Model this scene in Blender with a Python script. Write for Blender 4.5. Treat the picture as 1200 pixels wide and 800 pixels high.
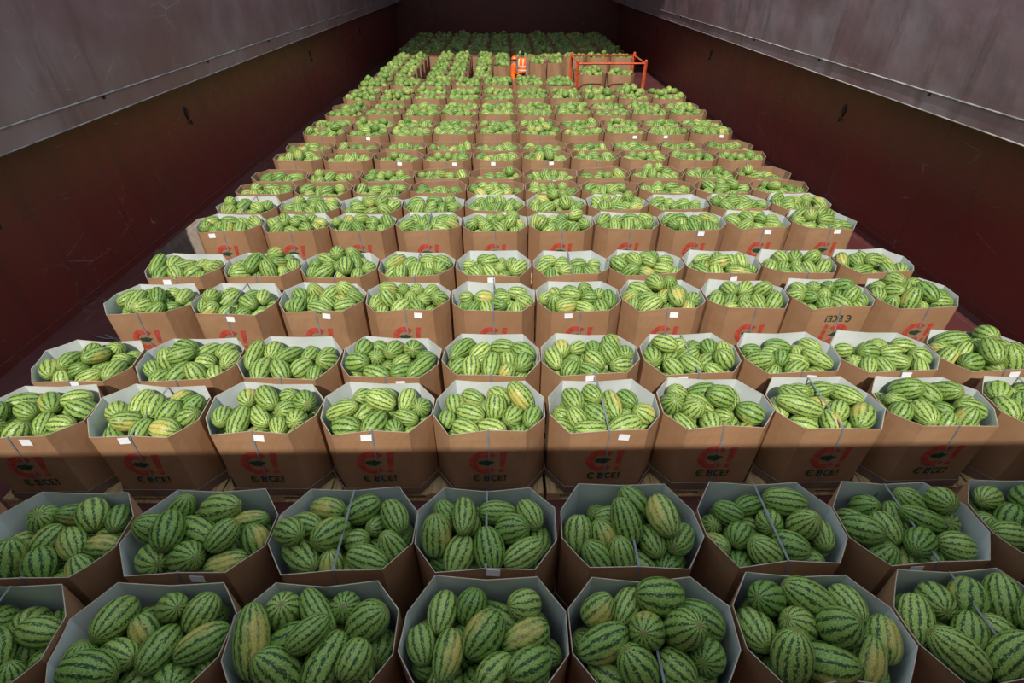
import bpy, bmesh, math, random
import numpy as np
from mathutils import Vector, Matrix

# ---------------------------------------------------------------- camera, light, exposure
for o in list(bpy.data.objects):
    bpy.data.objects.remove(o)
scn = bpy.context.scene
COL = scn.collection
rng = np.random.default_rng(11)
random.seed(5)
PI = math.pi

CAM_Z = 4.90
cam = bpy.data.cameras.new('camera')
cam.lens = 18.0
cam.sensor_width = 36.0
cam.clip_end = 300
camo = bpy.data.objects.new('camera', cam)
COL.objects.link(camo)
camo.location = (0, 0, CAM_Z)
PITCH = math.atan(445 / 600)
YAW = math.radians(0.92)
camo.rotation_euler = (PI / 2 - PITCH, 0, -YAW)
scn.camera = camo

world = bpy.data.worlds.new('sky')
scn.world = world
world.use_nodes = True
bg = world.node_tree.nodes['Background']
bg.inputs['Color'].default_value = (0.74, 0.87, 1.0, 1)
bg.inputs['Strength'].default_value = 1.0

SUN_EL = math.radians(48)
SUN_AZ = math.radians(9)          # slightly from the left, from behind the camera
sun = bpy.data.lights.new('sun', 'SUN')
sun.energy = 4.2
sun.angle = math.radians(0.6)
sun.color = (1.0, 0.95, 0.86)
suno = bpy.data.objects.new('sun', sun)
COL.objects.link(suno)
sd = Vector((math.sin(SUN_AZ) * math.cos(SUN_EL), math.cos(SUN_AZ) * math.cos(SUN_EL), -math.sin(SUN_EL)))
suno.rotation_euler = sd.to_track_quat('-Z', 'Y').to_euler()
suno.location = (-5, -20, 30)

vs = scn.view_settings
vs.view_transform = 'Standard'
vs.look = 'None'
vs.gamma = 1.0
vs.use_curve_mapping = False
vs.exposure = 0.0

# ---------------------------------------------------------------- helpers
def obj(name, mesh, parent=None, mats=None):
    o = bpy.data.objects.new(name, mesh)
    COL.objects.link(o)
    if mats:
        for m in mats:
            mesh.materials.append(m)
    if parent:
        o.parent = parent
    return o

def empty(name, loc=(0, 0, 0), rz=0.0):
    o = bpy.data.objects.new(name, None)
    o.empty_display_size = 0.2
    COL.objects.link(o)
    o.location = loc
    o.rotation_euler = (0, 0, rz)
    return o

def tag(o, label, cat=None, group=None, kind=None):
    o['label'] = label
    if cat:
        o['category'] = cat
    if group:
        o['group'] = group
    if kind:
        o['kind'] = kind
    return o

def struct(o, label=None):
    o['kind'] = 'structure'
    if label:
        o['label'] = label
    return o

def box_data(boxes):
    """boxes: list of (x0,x1,y0,y1,z0,z1) -> verts, faces"""
    V, F = [], []
    for (x0, x1, y0, y1, z0, z1) in boxes:
        b = len(V)
        V += [(x0, y0, z0), (x1, y0, z0), (x1, y1, z0), (x0, y1, z0),
              (x0, y0, z1), (x1, y0, z1), (x1, y1, z1), (x0, y1, z1)]
        F += [(b, b + 3, b + 2, b + 1), (b + 4, b + 5, b + 6, b + 7), (b, b + 1, b + 5, b + 4),
              (b + 1, b + 2, b + 6, b + 5), (b + 2, b + 3, b + 7, b + 6), (b + 3, b, b + 4, b + 7)]
    return V, F

def box_mesh(name, boxes, bevel=0.0):
    V, F = box_data(boxes)
    me = bpy.data.meshes.new(name)
    me.from_pydata(V, [], F)
    if bevel:
        bm = bmesh.new()
        bm.from_mesh(me)
        bmesh.ops.bevel(bm, geom=bm.edges[:], offset=bevel, segments=1, affect='EDGES')
        bm.to_mesh(me)
        bm.free()
    return me

def pydata(name, V, F, smooth=False):
    me = bpy.data.meshes.new(name)
    me.from_pydata([tuple(v) for v in V], [], F)
    if smooth:
        me.polygons.foreach_set('use_smooth', [True] * len(me.polygons))
    me.update()
    return me

def tube_data(pts, r, seg=8, cap=True):
    V, F = [], []
    n = len(pts)
    pts = [Vector(p) for p in pts]
    rr = r if isinstance(r, (list, tuple)) else [r] * n
    for i, p in enumerate(pts):
        t = (pts[min(i + 1, n - 1)] - pts[max(i - 1, 0)]).normalized()
        a = Vector((0, 0, 1)) if abs(t.z) < 0.9 else Vector((1, 0, 0))
        u = t.cross(a).normalized()
        w = t.cross(u)
        for k in range(seg):
            an = 2 * PI * k / seg
            V.append(p + u * math.cos(an) * rr[i] + w * math.sin(an) * rr[i])
    for i in range(n - 1):
        for k in range(seg):
            k2 = (k + 1) % seg
            F.append((i * seg + k, i * seg + k2, (i + 1) * seg + k2, (i + 1) * seg + k))
    if cap:
        F.append(tuple(range(seg - 1, -1, -1)))
        F.append(tuple((n - 1) * seg + k for k in range(seg)))
    return V, F

def bake(o):
    dg = bpy.context.evaluated_depsgraph_get()
    me = bpy.data.meshes.new_from_object(o.evaluated_get(dg))
    return me

# ---------------------------------------------------------------- material node helpers
class NT:
    def __init__(self, name):
        self.m = bpy.data.materials.new(name)
        self.m.use_nodes = True
        self.t = self.m.node_tree
        self.b = self.t.nodes['Principled BSDF']
    def n(self, typ, **kw):
        nd = self.t.nodes.new(typ)
        for k, v in kw.items():
            setattr(nd, k, v)
        return nd
    def put(self, sock, v):
        if isinstance(v, bpy.types.NodeSocket):
            self.t.links.new(v, sock)
        elif v is not None:
            if isinstance(v, (tuple, list)) and len(v) == 3 and sock.type == 'RGBA':
                v = (*v, 1)
            sock.default_value = v
    def math(self, op, a, b=None, c=None, clamp=False):
        nd = self.n('ShaderNodeMath', operation=op, use_clamp=clamp)
        for i, v in enumerate((a, b, c)):
            if v is not None:
                self.put(nd.inputs[i], v)
        return nd.outputs[0]
    def vmath(self, op, a, b=None):
        nd = self.n('ShaderNodeVectorMath', operation=op)
        self.put(nd.inputs[0], a)
        if b is not None:
            self.put(nd.inputs[1], b)
        return nd.outputs['Value'] if op in ('DOT_PRODUCT', 'LENGTH') else nd.outputs[0]
    def noise(self, vec, scale, detail=3.0, rough=0.55, dist=0.0):
        nd = self.n('ShaderNodeTexNoise')
        self.put(nd.inputs['Vector'], vec)
        nd.inputs['Scale'].default_value = scale
        nd.inputs['Detail'].default_value = detail
        nd.inputs['Roughness'].default_value = rough
        nd.inputs['Distortion'].default_value = dist
        return nd.outputs['Fac']
    def step(self, v, lo, hi):
        nd = self.n('ShaderNodeMapRange', interpolation_type='SMOOTHSTEP')
        self.put(nd.inputs['Value'], v)
        self.put(nd.inputs['From Min'], lo)
        self.put(nd.inputs['From Max'], hi)
        return nd.outputs['Result']
    def mix(self, f, a, b):
        nd = self.n('ShaderNodeMix', data_type='RGBA')
        self.put(nd.inputs['Factor'], f)
        self.put(nd.inputs['A'] if False else nd.inputs[6], a)
        self.put(nd.inputs[7], b)
        return nd.outputs[2]
    def coord(self, which='Object'):
        return self.n('ShaderNodeTexCoord').outputs[which]
    def scale(self, vec, s):
        return self.vmath('MULTIPLY', vec, s)
    def bump(self, h, strength=0.3, dist=0.02):
        nd = self.n('ShaderNodeBump')
        nd.inputs['Strength'].default_value = strength
        nd.inputs['Distance'].default_value = dist
        self.put(nd.inputs['Height'], h)
        self.t.links.new(nd.outputs[0], self.b.inputs['Normal'])
    def done(self, col, rough=0.6, spec=0.5, metal=0.0):
        self.put(self.b.inputs['Base Color'], col)
        self.put(self.b.inputs['Roughness'], rough)
        self.put(self.b.inputs['Specular IOR Level'], spec)
        self.put(self.b.inputs['Metallic'], metal)
        return self.m

def plain(name, col, rough=0.6, spec=0.4, var=0.15, scale=6.0, metal=0.0):
    t = NT(name)
    c = t.coord('Object')
    f = t.noise(c, scale, 3)
    d = tuple(x * (1 - var) for x in col)
    l = tuple(min(1, x * (1 + var)) for x in col)
    return t.done(t.mix(t.step(f, 0.3, 0.7), d, l), rough, spec, metal)

# --- kraft cardboard
def mat_kraft():
    t = NT('kraft_cardboard')
    c = t.coord('Object')
    r = t.n('ShaderNodeObjectInfo').outputs['Random']
    off = t.vmath('ADD', c, t.n('ShaderNodeCombineXYZ').outputs[0])
    big = t.noise(off, 2.2, 3)
    flute = t.noise(t.scale(c, (90, 90, 1.5)), 1.0, 1)
    a = t.mix(t.step(big, 0.3, 0.75), (0.285, 0.157, 0.080), (0.37, 0.215, 0.116))
    b = t.mix(t.math('MULTIPLY', r, 0.45), a, (0.33, 0.172, 0.084))
    col = t.mix(t.math('MULTIPLY', t.step(flute, 0.4, 0.7), 0.12), b, (0.20, 0.105, 0.055))
    t.bump(flute, 0.08, 0.003)
    return t.done(col, 0.8, 0.25)

def mat_kraft_inner():
    t = NT('kraft_inner_face')
    c = t.coord('Object')
    big = t.noise(c, 3.0, 3)
    return t.done(t.mix(t.step(big, 0.3, 0.75), (0.30, 0.165, 0.095), (0.37, 0.215, 0.13)), 0.85, 0.2)

def mat_white_inner():
    t = NT('white_inner_face')
    c = t.coord('Object')
    big = t.noise(c, 2.5, 4)
    return t.done(t.mix(t.step(big, 0.3, 0.75), (0.56, 0.59, 0.60), (0.68, 0.70, 0.70)), 0.6, 0.35)

def mat_tray():
    t = NT('grey_tray_board')
    c = t.coord('Object')
    big = t.noise(c, 4.0, 4)
    return t.done(t.mix(t.step(big, 0.3, 0.75), (0.20, 0.135, 0.10), (0.27, 0.19, 0.145)), 0.8, 0.2)

def mat_wood():
    t = NT('pallet_pine')
    c = t.coord('Object')
    g = t.noise(t.scale(c, (18, 3, 18)), 1.0, 4)
    k = t.noise(c, 5.0, 2)
    a = t.mix(t.step(g, 0.3, 0.7), (0.42, 0.26, 0.12), (0.62, 0.43, 0.23))
    return t.done(t.mix(t.math('MULTIPLY', t.step(k, 0.55, 0.75), 0.5), a, (0.28, 0.17, 0.08)), 0.75, 0.2)

def mat_melon():
    t = NT('watermelon_rind')
    at = t.n('ShaderNodeAttribute', attribute_name='mcoord')
    c = at.outputs['Vector']
    ar = t.n('ShaderNodeAttribute', attribute_name='mrand')
    sr = t.n('ShaderNodeSeparateXYZ')
    t.put(sr.inputs[0], ar.outputs['Vector'])
    tone, seed, patch = sr.outputs[0], sr.outputs[1], sr.outputs[2]
    sc = t.n('ShaderNodeSeparateXYZ')
    t.put(sc.inputs[0], c)
    x, y, z = sc.outputs[0], sc.outputs[1], sc.outputs[2]
    sv = t.n('ShaderNodeCombineXYZ')
    t.put(sv.inputs[0], t.math('MULTIPLY', seed, 53.0))
    t.put(sv.inputs[1], t.math('MULTIPLY', seed, 17.0))
    t.put(sv.inputs[2], t.math('MULTIPLY', tone, 29.0))
    p = t.vmath('ADD', c, sv.outputs[0])
    phi = t.math('ARCTAN2', z, y)
    N = t.math('ADD', 11.0, t.math('FLOOR', t.math('MULTIPLY', t.math('FRACT', t.math('MULTIPLY', seed, 7.31)), 4.0)))
    n1 = t.noise(p, 2.6, 3)
    n2 = t.noise(t.scale(p, (9.0, 11.0, 11.0)), 1.0, 3, 0.65)
    s = t.math('SINE', t.math('ADD', t.math('MULTIPLY', phi, N), t.math('MULTIPLY', t.math('SUBTRACT', n1, 0.5), 3.2)))
    d = t.math('ADD', t.math('MULTIPLY', s, 0.5), t.math('MULTIPLY', t.math('SUBTRACT', n2, 0.5), 3.0))
    dm = t.step(d, 0.06, 0.42)
    # fine veins inside the pale bands
    n3 = t.noise(t.scale(p, (14.0, 26.0, 26.0)), 1.0, 2)
    light = t.mix(tone, (0.255, 0.375, 0.085), (0.545, 0.600, 0.180))
    mid = t.mix(tone, (0.090, 0.200, 0.034), (0.240, 0.375, 0.075))
    base = t.mix(t.step(n3, 0.40, 0.60), mid, light)
    dark = t.mix(tone, (0.007, 0.030, 0.009), (0.028, 0.085, 0.022))
    col = t.mix(t.math('MULTIPLY', dm, 0.94), base, dark)
    # yellow ground spot on one side
    pm = t.math('ADD', z, t.math('MULTIPLY', t.math('SUBTRACT', n1, 0.5), 1.1))
    pmk = t.math('MULTIPLY', t.step(pm, 0.50, 1.08), t.math('MULTIPLY', patch, t.math('SUBTRACT', 0.9, t.math('MULTIPLY', dm, 0.35))))
    yel = t.mix(t.step(n3, 0.35, 0.65), (0.44, 0.36, 0.075), (0.62, 0.50, 0.15))
    col = t.mix(pmk, col, yel)
    # brown scuffs
    n4 = t.noise(p, 1.7, 5, 0.7)
    col = t.mix(t.math('MULTIPLY', t.step(n4, 0.63, 0.71), 0.7), col, (0.17, 0.12, 0.055))
    # stem and blossom ends
    ex = t.step(t.math('ABSOLUTE', x), 0.982, 0.996)
    col = t.mix(ex, col, (0.20, 0.17, 0.06))
    t.bump(n1, 0.25, 0.01)
    return t.done(col, 0.40, 0.28)

def mat_hull(name, base, dusty, rough, grime, streak=0.5, scuffs=0.6, dents=0.0):
    t = NT(name)
    c = t.coord('Object')
    n1 = t.noise(c, 0.35, 5, 0.6)
    n2 = t.noise(t.scale(c, (2.2, 2.2, 0.22)), 1.0, 5, 0.6)
    n3 = t.noise(c, 3.0, 4)
    col = t.mix(t.step(n1, 0.35, 0.7), base, dusty)
    col = t.mix(t.math('MULTIPLY', t.step(n2, 0.5, 0.75), streak), col, grime)
    # thin pale scratches, in long random strokes
    wv = t.n('ShaderNodeTexVoronoi', feature='DISTANCE_TO_EDGE')
    t.put(wv.inputs['Vector'], t.vmath('ADD', t.scale(c, (0.9, 0.5, 1.2)), t.n('ShaderNodeCombineXYZ').outputs[0]))
    wv.inputs['Scale'].default_value = 1.3
    sm = t.math('SUBTRACT', 1.0, t.step(wv.outputs['Distance'], 0.0, 0.012))
    gate = t.step(t.noise(c, 0.8, 4, 0.7), 0.53, 0.66)
    sp = t.step(t.noise(t.scale(c, (1, 1, .45)), 16.0, 4, 0.7), 0.60, 0.72)
    pal = t.math('ADD', t.math('MULTIPLY', t.math('MULTIPLY', sm, gate), 0.6), t.math('MULTIPLY', t.math('MULTIPLY', sp, gate), 0.8), clamp=True)
    col = t.mix(t.math('MULTIPLY', pal, scuffs), col, (0.36, 0.32, 0.32))
    # rust runs
    ru = t.math('MULTIPLY', t.step(t.noise(t.scale(c, (5, 5, 0.5)), 1.0, 3), 0.60, 0.72), t.step(n1, 0.48, 0.62))
    col = t.mix(t.math('MULTIPLY', ru, streak), col, (0.13, 0.035, 0.015))
    if dents:
        dn = t.math('ADD', t.noise(c, 0.55, 2), t.math('MULTIPLY', n3, 0.10))
        t.bump(dn, dents, 0.25)
    else:
        t.bump(t.math('ADD', n1, t.math('MULTIPLY', n3, 0.12)), 0.15, 0.06)
    rg = t.math('ADD', rough, t.math('MULTIPLY', t.math('SUBTRACT', n3, 0.5), 0.25))
    return t.done(col, rg, 0.5)

M = {}
M['kraft'] = mat_kraft()
M['kraft_in'] = mat_kraft_inner()
M['white_in'] = mat_white_inner()
M['tray'] = mat_tray()
M['cut_edge'] = plain('cut_board_edge', (0.42, 0.34, 0.27), 0.85, 0.2, 0.15, 20)
M['wood'] = mat_wood()
M['melon'] = mat_melon()
M['wall'] = mat_hull('oxide_red_hull_paint', (0.135, 0.016, 0.012), (0.100, 0.021, 0.015), 0.42, (0.045, 0.012, 0.010))
M['floor'] = mat_hull('oxide_red_tank_top', (0.095, 0.020, 0.020), (0.115, 0.040, 0.040), 0.5, (0.06, 0.02, 0.02), 0.4, 0.9)
M['coaming'] = mat_hull('weathered_coaming_paint', (0.175, 0.088, 0.095), (0.255, 0.185, 0.200), 0.42, (0.120, 0.062, 0.066), 0.8, 0.8, 0.5)
M['edge'] = plain('bare_worn_steel', (0.30, 0.28, 0.27), 0.5, 0.5, 0.5, 3)
M['dark'] = plain('black_pocket_steel', (0.012, 0.010, 0.010), 0.6, 0.3, 0.3)
M['seam'] = plain('weld_bead_paint', (0.095, 0.042, 0.036), 0.5, 0.4, 0.3)
M['strap'] = plain('grey_plastic_strap', (0.17, 0.185, 0.20), 0.45, 0.5, 0.15)
M['red'] = plain('red_print_ink', (0.40, 0.055, 0.035), 0.85, 0.25, 0.2, 12)
M['green'] = plain('dark_green_print_ink', (0.022, 0.050, 0.026), 0.75, 0.25, 0.2, 12)
M['paper'] = plain('white_paper_sticker', (0.80, 0.82, 0.85), 0.6, 0.3, 0.05)
M['orange_steel'] = plain('orange_painted_steel', (0.55, 0.085, 0.025), 0.45, 0.5, 0.25, 5)
M['vest'] = plain('orange_safety_cloth', (0.90, 0.16, 0.02), 0.75, 0.2, 0.08)
M['band'] = plain('silver_reflective_tape', (0.75, 0.72, 0.55), 0.4, 0.5, 0.05)
M['skin'] = plain('tanned_skin', (0.30, 0.15, 0.09), 0.6, 0.3, 0.08)
M['trouser'] = plain('dark_blue_work_cloth', (0.020, 0.028, 0.040), 0.85, 0.2, 0.2)
M['shirt'] = plain('grey_blue_shirt_cloth', (0.16, 0.17, 0.21), 0.85, 0.2, 0.15)
M['hair'] = plain('dark_hair', (0.012, 0.009, 0.008), 0.7, 0.3, 0.3)
M['helmet'] = plain('orange_plastic_shell', (0.85, 0.13, 0.015), 0.35, 0.5, 0.05)
M['sheet'] = plain('pale_grey_board', (0.30, 0.245, 0.20), 0.8, 0.2, 0.15)

# ---------------------------------------------------------------- the hold
XL, XR = -7.40, 8.10          # side plating
EL, ER = -6.90, 7.52          # inner face of the hatch coaming
Y0, Y1 = -1.0, 42.0
ZL = CAM_Z - 2.14             # lower edge of the coaming
ZT = 6.02                     # hatch coaming top

floor = struct(obj('floor', box_mesh('floor', [(XL - .3, XR + .3, Y0 - .3, Y1 + .3, -0.25, 0.0)]), mats=[M['floor']]),
       'dark red painted steel hold floor with pale scratches')

def side(name, xw, xe, s, label):
    """s=-1 left, +1 right"""
    a, b = sorted((xw, xw + s * 0.12))
    w = struct(obj(name, box_mesh(name, [(a, b, Y0, Y1, 0, ZL + .3)]), mats=[M['wall']]), label)
    # long weld seam, vertical plate seams, knuckle strip at the foot
    y = 1.76
    V, F = tube_data([(xw, Y0, y), (xw, Y1, y)], 0.006, 6)
    obj('weld_seam', pydata('weld_seam', V, F, True), w, [M['seam']])
    yy = 3.6
    while yy < Y1 - 1:
        V, F = tube_data([(xw, yy, 0.2), (xw, yy, ZL)], 0.0035, 6)
        obj('weld_seam', pydata('weld_seam', V, F, True), w, [M['seam']])
        yy += 6.0
    for (sx, sz, pr) in ((xw, 0.14, w), (xw - s * 0.30, 0.0, floor)):
        V, F = tube_data([(sx, Y0, sz), (sx, Y1, sz)], 0.005, 6)
        obj('weld_seam', pydata('weld_seam', V, F, True), pr, [M['seam']])
    # black lashing pockets
    for (py, pz) in ((7.1, 2.02), (12.9, 2.06), (22.5, 2.06), (31.0, 2.05)):
        V, F = [], []
        for k in range(10):
            an = 2 * PI * k / 10
            for dx, sc in ((0.0, 1.0), (-s * 0.03, 0.8)):
                V.append((xw + dx, py + math.cos(an) * 0.075 * sc, pz + math.sin(an) * 0.15 * sc))
        for k in range(10):
            k2 = (k + 1) % 10
            F.append((2 * k, 2 * k2, 2 * k2 + 1, 2 * k + 1))
        F.append(tuple(2 * k + 1 for k in range(10)))
        p = obj('lashing_pocket', pydata('lashing_pocket', V, F), w, [M['dark']])
        V, F = tube_data([(xw - s * .02, py - .06, pz - .17), (xw - s * .06, py, pz - .24), (xw - s * .02, py + .06, pz - .17)], 0.014, 6)
        obj('lashing_eye', pydata('lashing_eye', V, F, True), w, [M['dark']])
    return w

wl = side('wall_left', XL, EL, -1, 'dark red steel plating of the hold beside the loose board')
wr = side('wall_right', XR, ER, 1, 'dark red steel plating of the hold beside the orange frame')

def coaming(name, xw, xe, s, label):
    """box girder hanging over the side wall: plate, bottom ledge, edge bars"""
    a, b = sorted((xe, xw + s * 0.12))
    nx, ny = 2, 44
    V, F = [], []
    # slightly dented inner plate as a grid, closed behind by a box
    V2, F2 = box_data([(min(xe + s * 0.06, xw + s * .12), max(xe + s * 0.06, xw + s * .12), Y0, Y1, ZL, ZT)])
    V += V2
    F += F2
    b0 = len(V)
    nz = 10
    r = random.Random(3 + s)
    for j in range(ny * 2 + 1):
        for k in range(nz + 1):
            edge = min(k, nz - k) / nz
            d = r.uniform(-.012, .012) * min(1, edge * 5)
            V.append((xe + d, Y0 + (Y1 - Y0) * j / (ny * 2), ZL + (ZT - ZL) * k / nz))
    for j in range(ny * 2):
        for k in range(nz):
            i = b0 + j * (nz + 1) + k
            q = (i, i + 1, i + nz + 2, i + nz + 1)
            F.append(q if s < 0 else q[::-1])
    # bottom closing strip
    i0 = len(V)
    V += [(xe, Y0, ZL), (xe, Y1, ZL), (xe + s * .08, Y1, ZL), (xe + s * .08, Y0, ZL)]
    F.append((i0, i0 + 1, i0 + 2, i0 + 3))
    me = pydata(name, V, F)
    for p in me.polygons:
        p.use_smooth = len(p.vertices) == 4 and p.index >= 6
    w = struct(obj(name, me, mats=[M['coaming']]), label)
    Vt, Ft = tube_data([(xe, Y0, ZL), (xe, Y1, ZL)], 0.011, 8)
    obj('edge_bar', pydata('edge_bar', Vt, Ft, True), w, [M['edge']])
    Vt, Ft = tube_data([(xe - s * 0.012, Y0, ZL + .30), (xe - s * 0.012, Y1, ZL + .30)], 0.013, 8)
    obj('half_round_bar', pydata('half_round_bar', Vt, Ft, True), w, [M['edge']])
    for yy in (2.2, 5.9, 9.7, 13.6, 17.5, 21.4, 25.3):
        obj('lug', box_mesh('lug', [(min(xe, xe - s * .025), max(xe, xe - s * .025), yy, yy + .05, ZL + .235, ZL + .29)], 0.006), w, [M['dark']])
    return w

coaming('trim_1', XL, EL, -1, 'weathered grey-purple hatch coaming plate over the wall beside the loose board')
coaming('trim_2', XR, ER, 1, 'weathered grey-purple hatch coaming plate over the wall beside the orange frame')
wf = struct(obj('wall_back', box_mesh('wall_back', [(XL - .1, XR + .1, Y1, Y1 + .15, 0, ZT)]), mats=[M['wall']]),
            'dark transverse bulkhead closing the far end of the hold')
for xx in (-3.6, 0.3, 4.2):
    V, F = tube_data([(xx, Y1, 0.1), (xx, Y1, ZT)], 0.012, 6)
    obj('weld_seam', pydata('weld_seam', V, F, True), wf, [M['seam']])
struct(obj('wall_front', box_mesh('wall_front', [(XL - .1, XR + .1, Y0 - .15, Y0, 0, ZT)]), mats=[M['wall']]),
       'transverse bulkhead at the shaded end of the hold')
ZC = 8.3  # unseen cover added to shade the far rows, raised so skylight enters below
CY0 = 30.5 - (ZC - 1.1) / math.tan(SUN_EL)
cv = struct(obj('shade_cover', box_mesh('shade_cover', [(XL - .1, XR + .1, CY0, Y1 + .15, ZC, ZC + .15)]), mats=[M['wall']]),
            'unseen cover added over the far end of the hold for shade')
for lx in (XL - .05, XR - .05):  # invented legs that carry the added shading cover
    for ly in (CY0 + .1, Y1 - .3):
        obj('shade_cover_leg', box_mesh('shade_cover_leg', [(lx, lx + .1, ly, ly + .2, ZT - .02, ZC)]), cv, [M['wall']])

# ---------------------------------------------------------------- octagonal bins
BW, BD = 0.585, 0.395         # half width and half depth
CX, CY = 0.195, 0.255         # chamfer
BH = 0.945                    # bin height above the pallet
PH = 0.145                    # pallet height
RIM = PH + BH

def octagon(w, d, cx, cy, nl=8, nc=3, ns=3):
    cs = [(-w + cx, -d), (w - cx, -d), (w, -d + cy), (w, d - cy), (w - cx, d), (-w + cx, d), (-w, d - cy), (-w, -d + cy)]
    seg = [nl, nc, ns, nc, nl, nc, ns, nc]
    P = []
    for i in range(8):
        a, b = Vector(cs[i]), Vector(cs[(i + 1) % 8])
        nrm = Vector((b.y - a.y, a.x - b.x)).normalized()
        for k in range(seg[i]):
            P.append((a.lerp(b, k / seg[i]), nrm, k / seg[i], i))
    return P

INFO = {}
def bin_mesh(name, seed, inner, pinch=0.03, h=BH):
    r = random.Random(seed)
    P = octagon(BW, BD, CX, CY)
    n = len(P)
    bul = [r.uniform(0.004, 0.02) for _ in range(8)]
    bul[0] = r.uniform(0.010, 0.024)
    bul[4] = .006
    bul[2] = bul[6] = 0.004
    pin = [pinch * r.uniform(.5, 1.3), pinch * r.uniform(.5, 1.3)]
    cr = [r.uniform(-.022, .022) for _ in range(8)]
    cz = [r.uniform(-.022, .03) for _ in range(8)]
    zs = [0, .2, .45, .7, .9, 1.0]
    V, F, mi = [], [], []
    sag = [r.uniform(-.012, .004) for _ in range(8)]
    def ring(t, ins):
        R = []
        for (p, nr, f, i) in P:
            q = p.copy()
            a = math.sin(PI * f)
            q += nr * bul[i] * a * math.sin(PI * min(1, t * .9 + .05)) * 1.2
            if i in (0, 4) and t > .4:
                u = (t - .4) / .6
                q -= nr * pin[0 if i == 0 else 1] * u * u * max(0, 1 - abs(f - .5) * 2) 
            c0, c1 = cr[i], cr[(i + 1) % 8]
            k = 1 + (c0 * (1 - f) + c1 * f) * t * 1.0
            q = q * k
            q -= nr * ins
            zz = t * h + (sag[i] * a * t if t > .85 else 0) + (cz[i] * (1 - f) + cz[(i + 1) % 8] * f if t > .95 else 0)
            R.append((q.x, q.y, zz))
        return R
    for t in zs:
        V += ring(t, 0)
    for t in reversed(zs):
        V += ring(t, 0.007)
    L = len(zs) * 2
    for j in range(L - 1):
        for k in range(n):
            k2 = (k + 1) % n
            F.append((j * n + k, j * n + k2, (j + 1) * n + k2, (j + 1) * n + k))
            mi.append(0 if j < len(zs) - 1 else (2 if j == len(zs) - 1 else 1))
    F.append(tuple(range((L - 1) * n, L * n)))
    mi.append(1)
    F.append(tuple(range(n - 1, -1, -1)))
    mi.append(0)
    me = pydata(name, V, F)
    me.materials.append(M['kraft'])
    me.materials.append(inner)
    me.materials.append(M['cut_edge'])
    me.polygons.foreach_set('material_index', mi)
    rim0 = (sag[0] if True else 0) + (cz[0] + cz[1]) / 2
    rim4 = sag[4] + (cz[4] + cz[5]) / 2
    def front(x, z):
        f = min(1, max(0, (x + BW - CX) / (2 * (BW - CX))))
        t = min(1, max(0, z / h))
        y = BD + bul[0] * math.sin(PI * f) * math.sin(PI * min(1, t * .9 + .05)) * 1.2
        if t > .4:
            u = (t - .4) / .6
            y -= pin[0] * u * u * max(0, 1 - abs(f - .5) * 2)
        return -y * (1 + (cr[0] * (1 - f) + cr[1] * f) * t)
    yb = (BD - pin[1]) * (1 + (cr[4] + cr[5]) / 2)
    INFO[me.name] = (front, yb, h + rim0, h + rim4)
    return me

def tray_mesh(name, h=0.125):
    P = octagon(BW + .012, BD + .012, CX, CY, 1, 1, 1)
    n = len(P)
    V, F = [], []
    for (o, z) in ((0, 0), (.012, h), (.002, h), (-.008, .006)):
        for (p, nr, f, i) in P:
            u = p.normalized()
            V.append((p.x + u.x * o * 1.2, p.y + u.y * o * 1.2, z))
    for j in range(3):
        for k in range(n):
            k2 = (k + 1) % n
            F.append((j * n + k, j * n + k2, (j + 1) * n + k2, (j + 1) * n + k))
    F.append(tuple(range(n - 1, -1, -1)))
    F.append(tuple(3 * n + k for k in range(n)))
    return pydata(name, V, F)

def strap_mesh(name, info, over=True):
    """grey band up the front panel, over the rim, on some bins across the top to the back panel"""
    front, yb, zf, zb = info
    hw = 0.009
    path = [(front(0, z) - .004, z) for z in (.02, .2, .35, .5, .65, .78, .88, zf - .03)] + [(front(0, zf) - .004, zf + .003)]
    if over:
        y0 = front(0, zf)
        for k in range(1, 6):
            f = k / 6
            path.append((y0 * (1 - f) + yb * f, (zf + .004) * (1 - f) + (zb + .004) * f))
        path += [(yb + .003, zb + .004), (yb + .014, zb - .25)]
    else:
        path += [(front(0, zf) + .013, zf + .003), (front(0, zf) + .02, zf - .10)]
    V, F = [], []
    n = len(path)
    for i, (y, z) in enumerate(path):
        a, b = path[max(i - 1, 0)], path[min(i + 1, n - 1)]
        t = Vector((b[0] - a[0], b[1] - a[1])).normalized()
        nr = Vector((-t.y, t.x)) * 0.002
        xo = .012 * (1 - z / BH)
        V += [(xo - hw, y - nr.x, z - nr.y), (xo + hw, y - nr.x, z - nr.y), (xo + hw, y + nr.x, z + nr.y), (xo - hw, y + nr.x, z + nr.y)]
    for i in range(n - 1):
        for k in range(4):
            k2 = (k + 1) % 4
            F.append((i * 4 + k, i * 4 + k2, (i + 1) * 4 + k2, (i + 1) * 4 + k))
    return pydata(name, V, F)

# ---- print on the front panel: red C with a leaf and a red exclamation mark, then the words below
def flat_poly(polys, y, th=0.0015):
    """polys in (x,z) -> thin solids on the front panel, facing -y"""
    V, F = [], []
    for pl in polys:
        b = len(V)
        n = len(pl)
        for (x, z) in pl:
            V.append((x, y - th, z))
        for (x, z) in pl:
            V.append((x, y, z))
        F.append(tuple(b + k for k in range(n)))
        for k in range(n):
            k2 = (k + 1) % n
            F.append((b + k2, b + k, b + n + k, b + n + k2))
    return V, F

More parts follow.
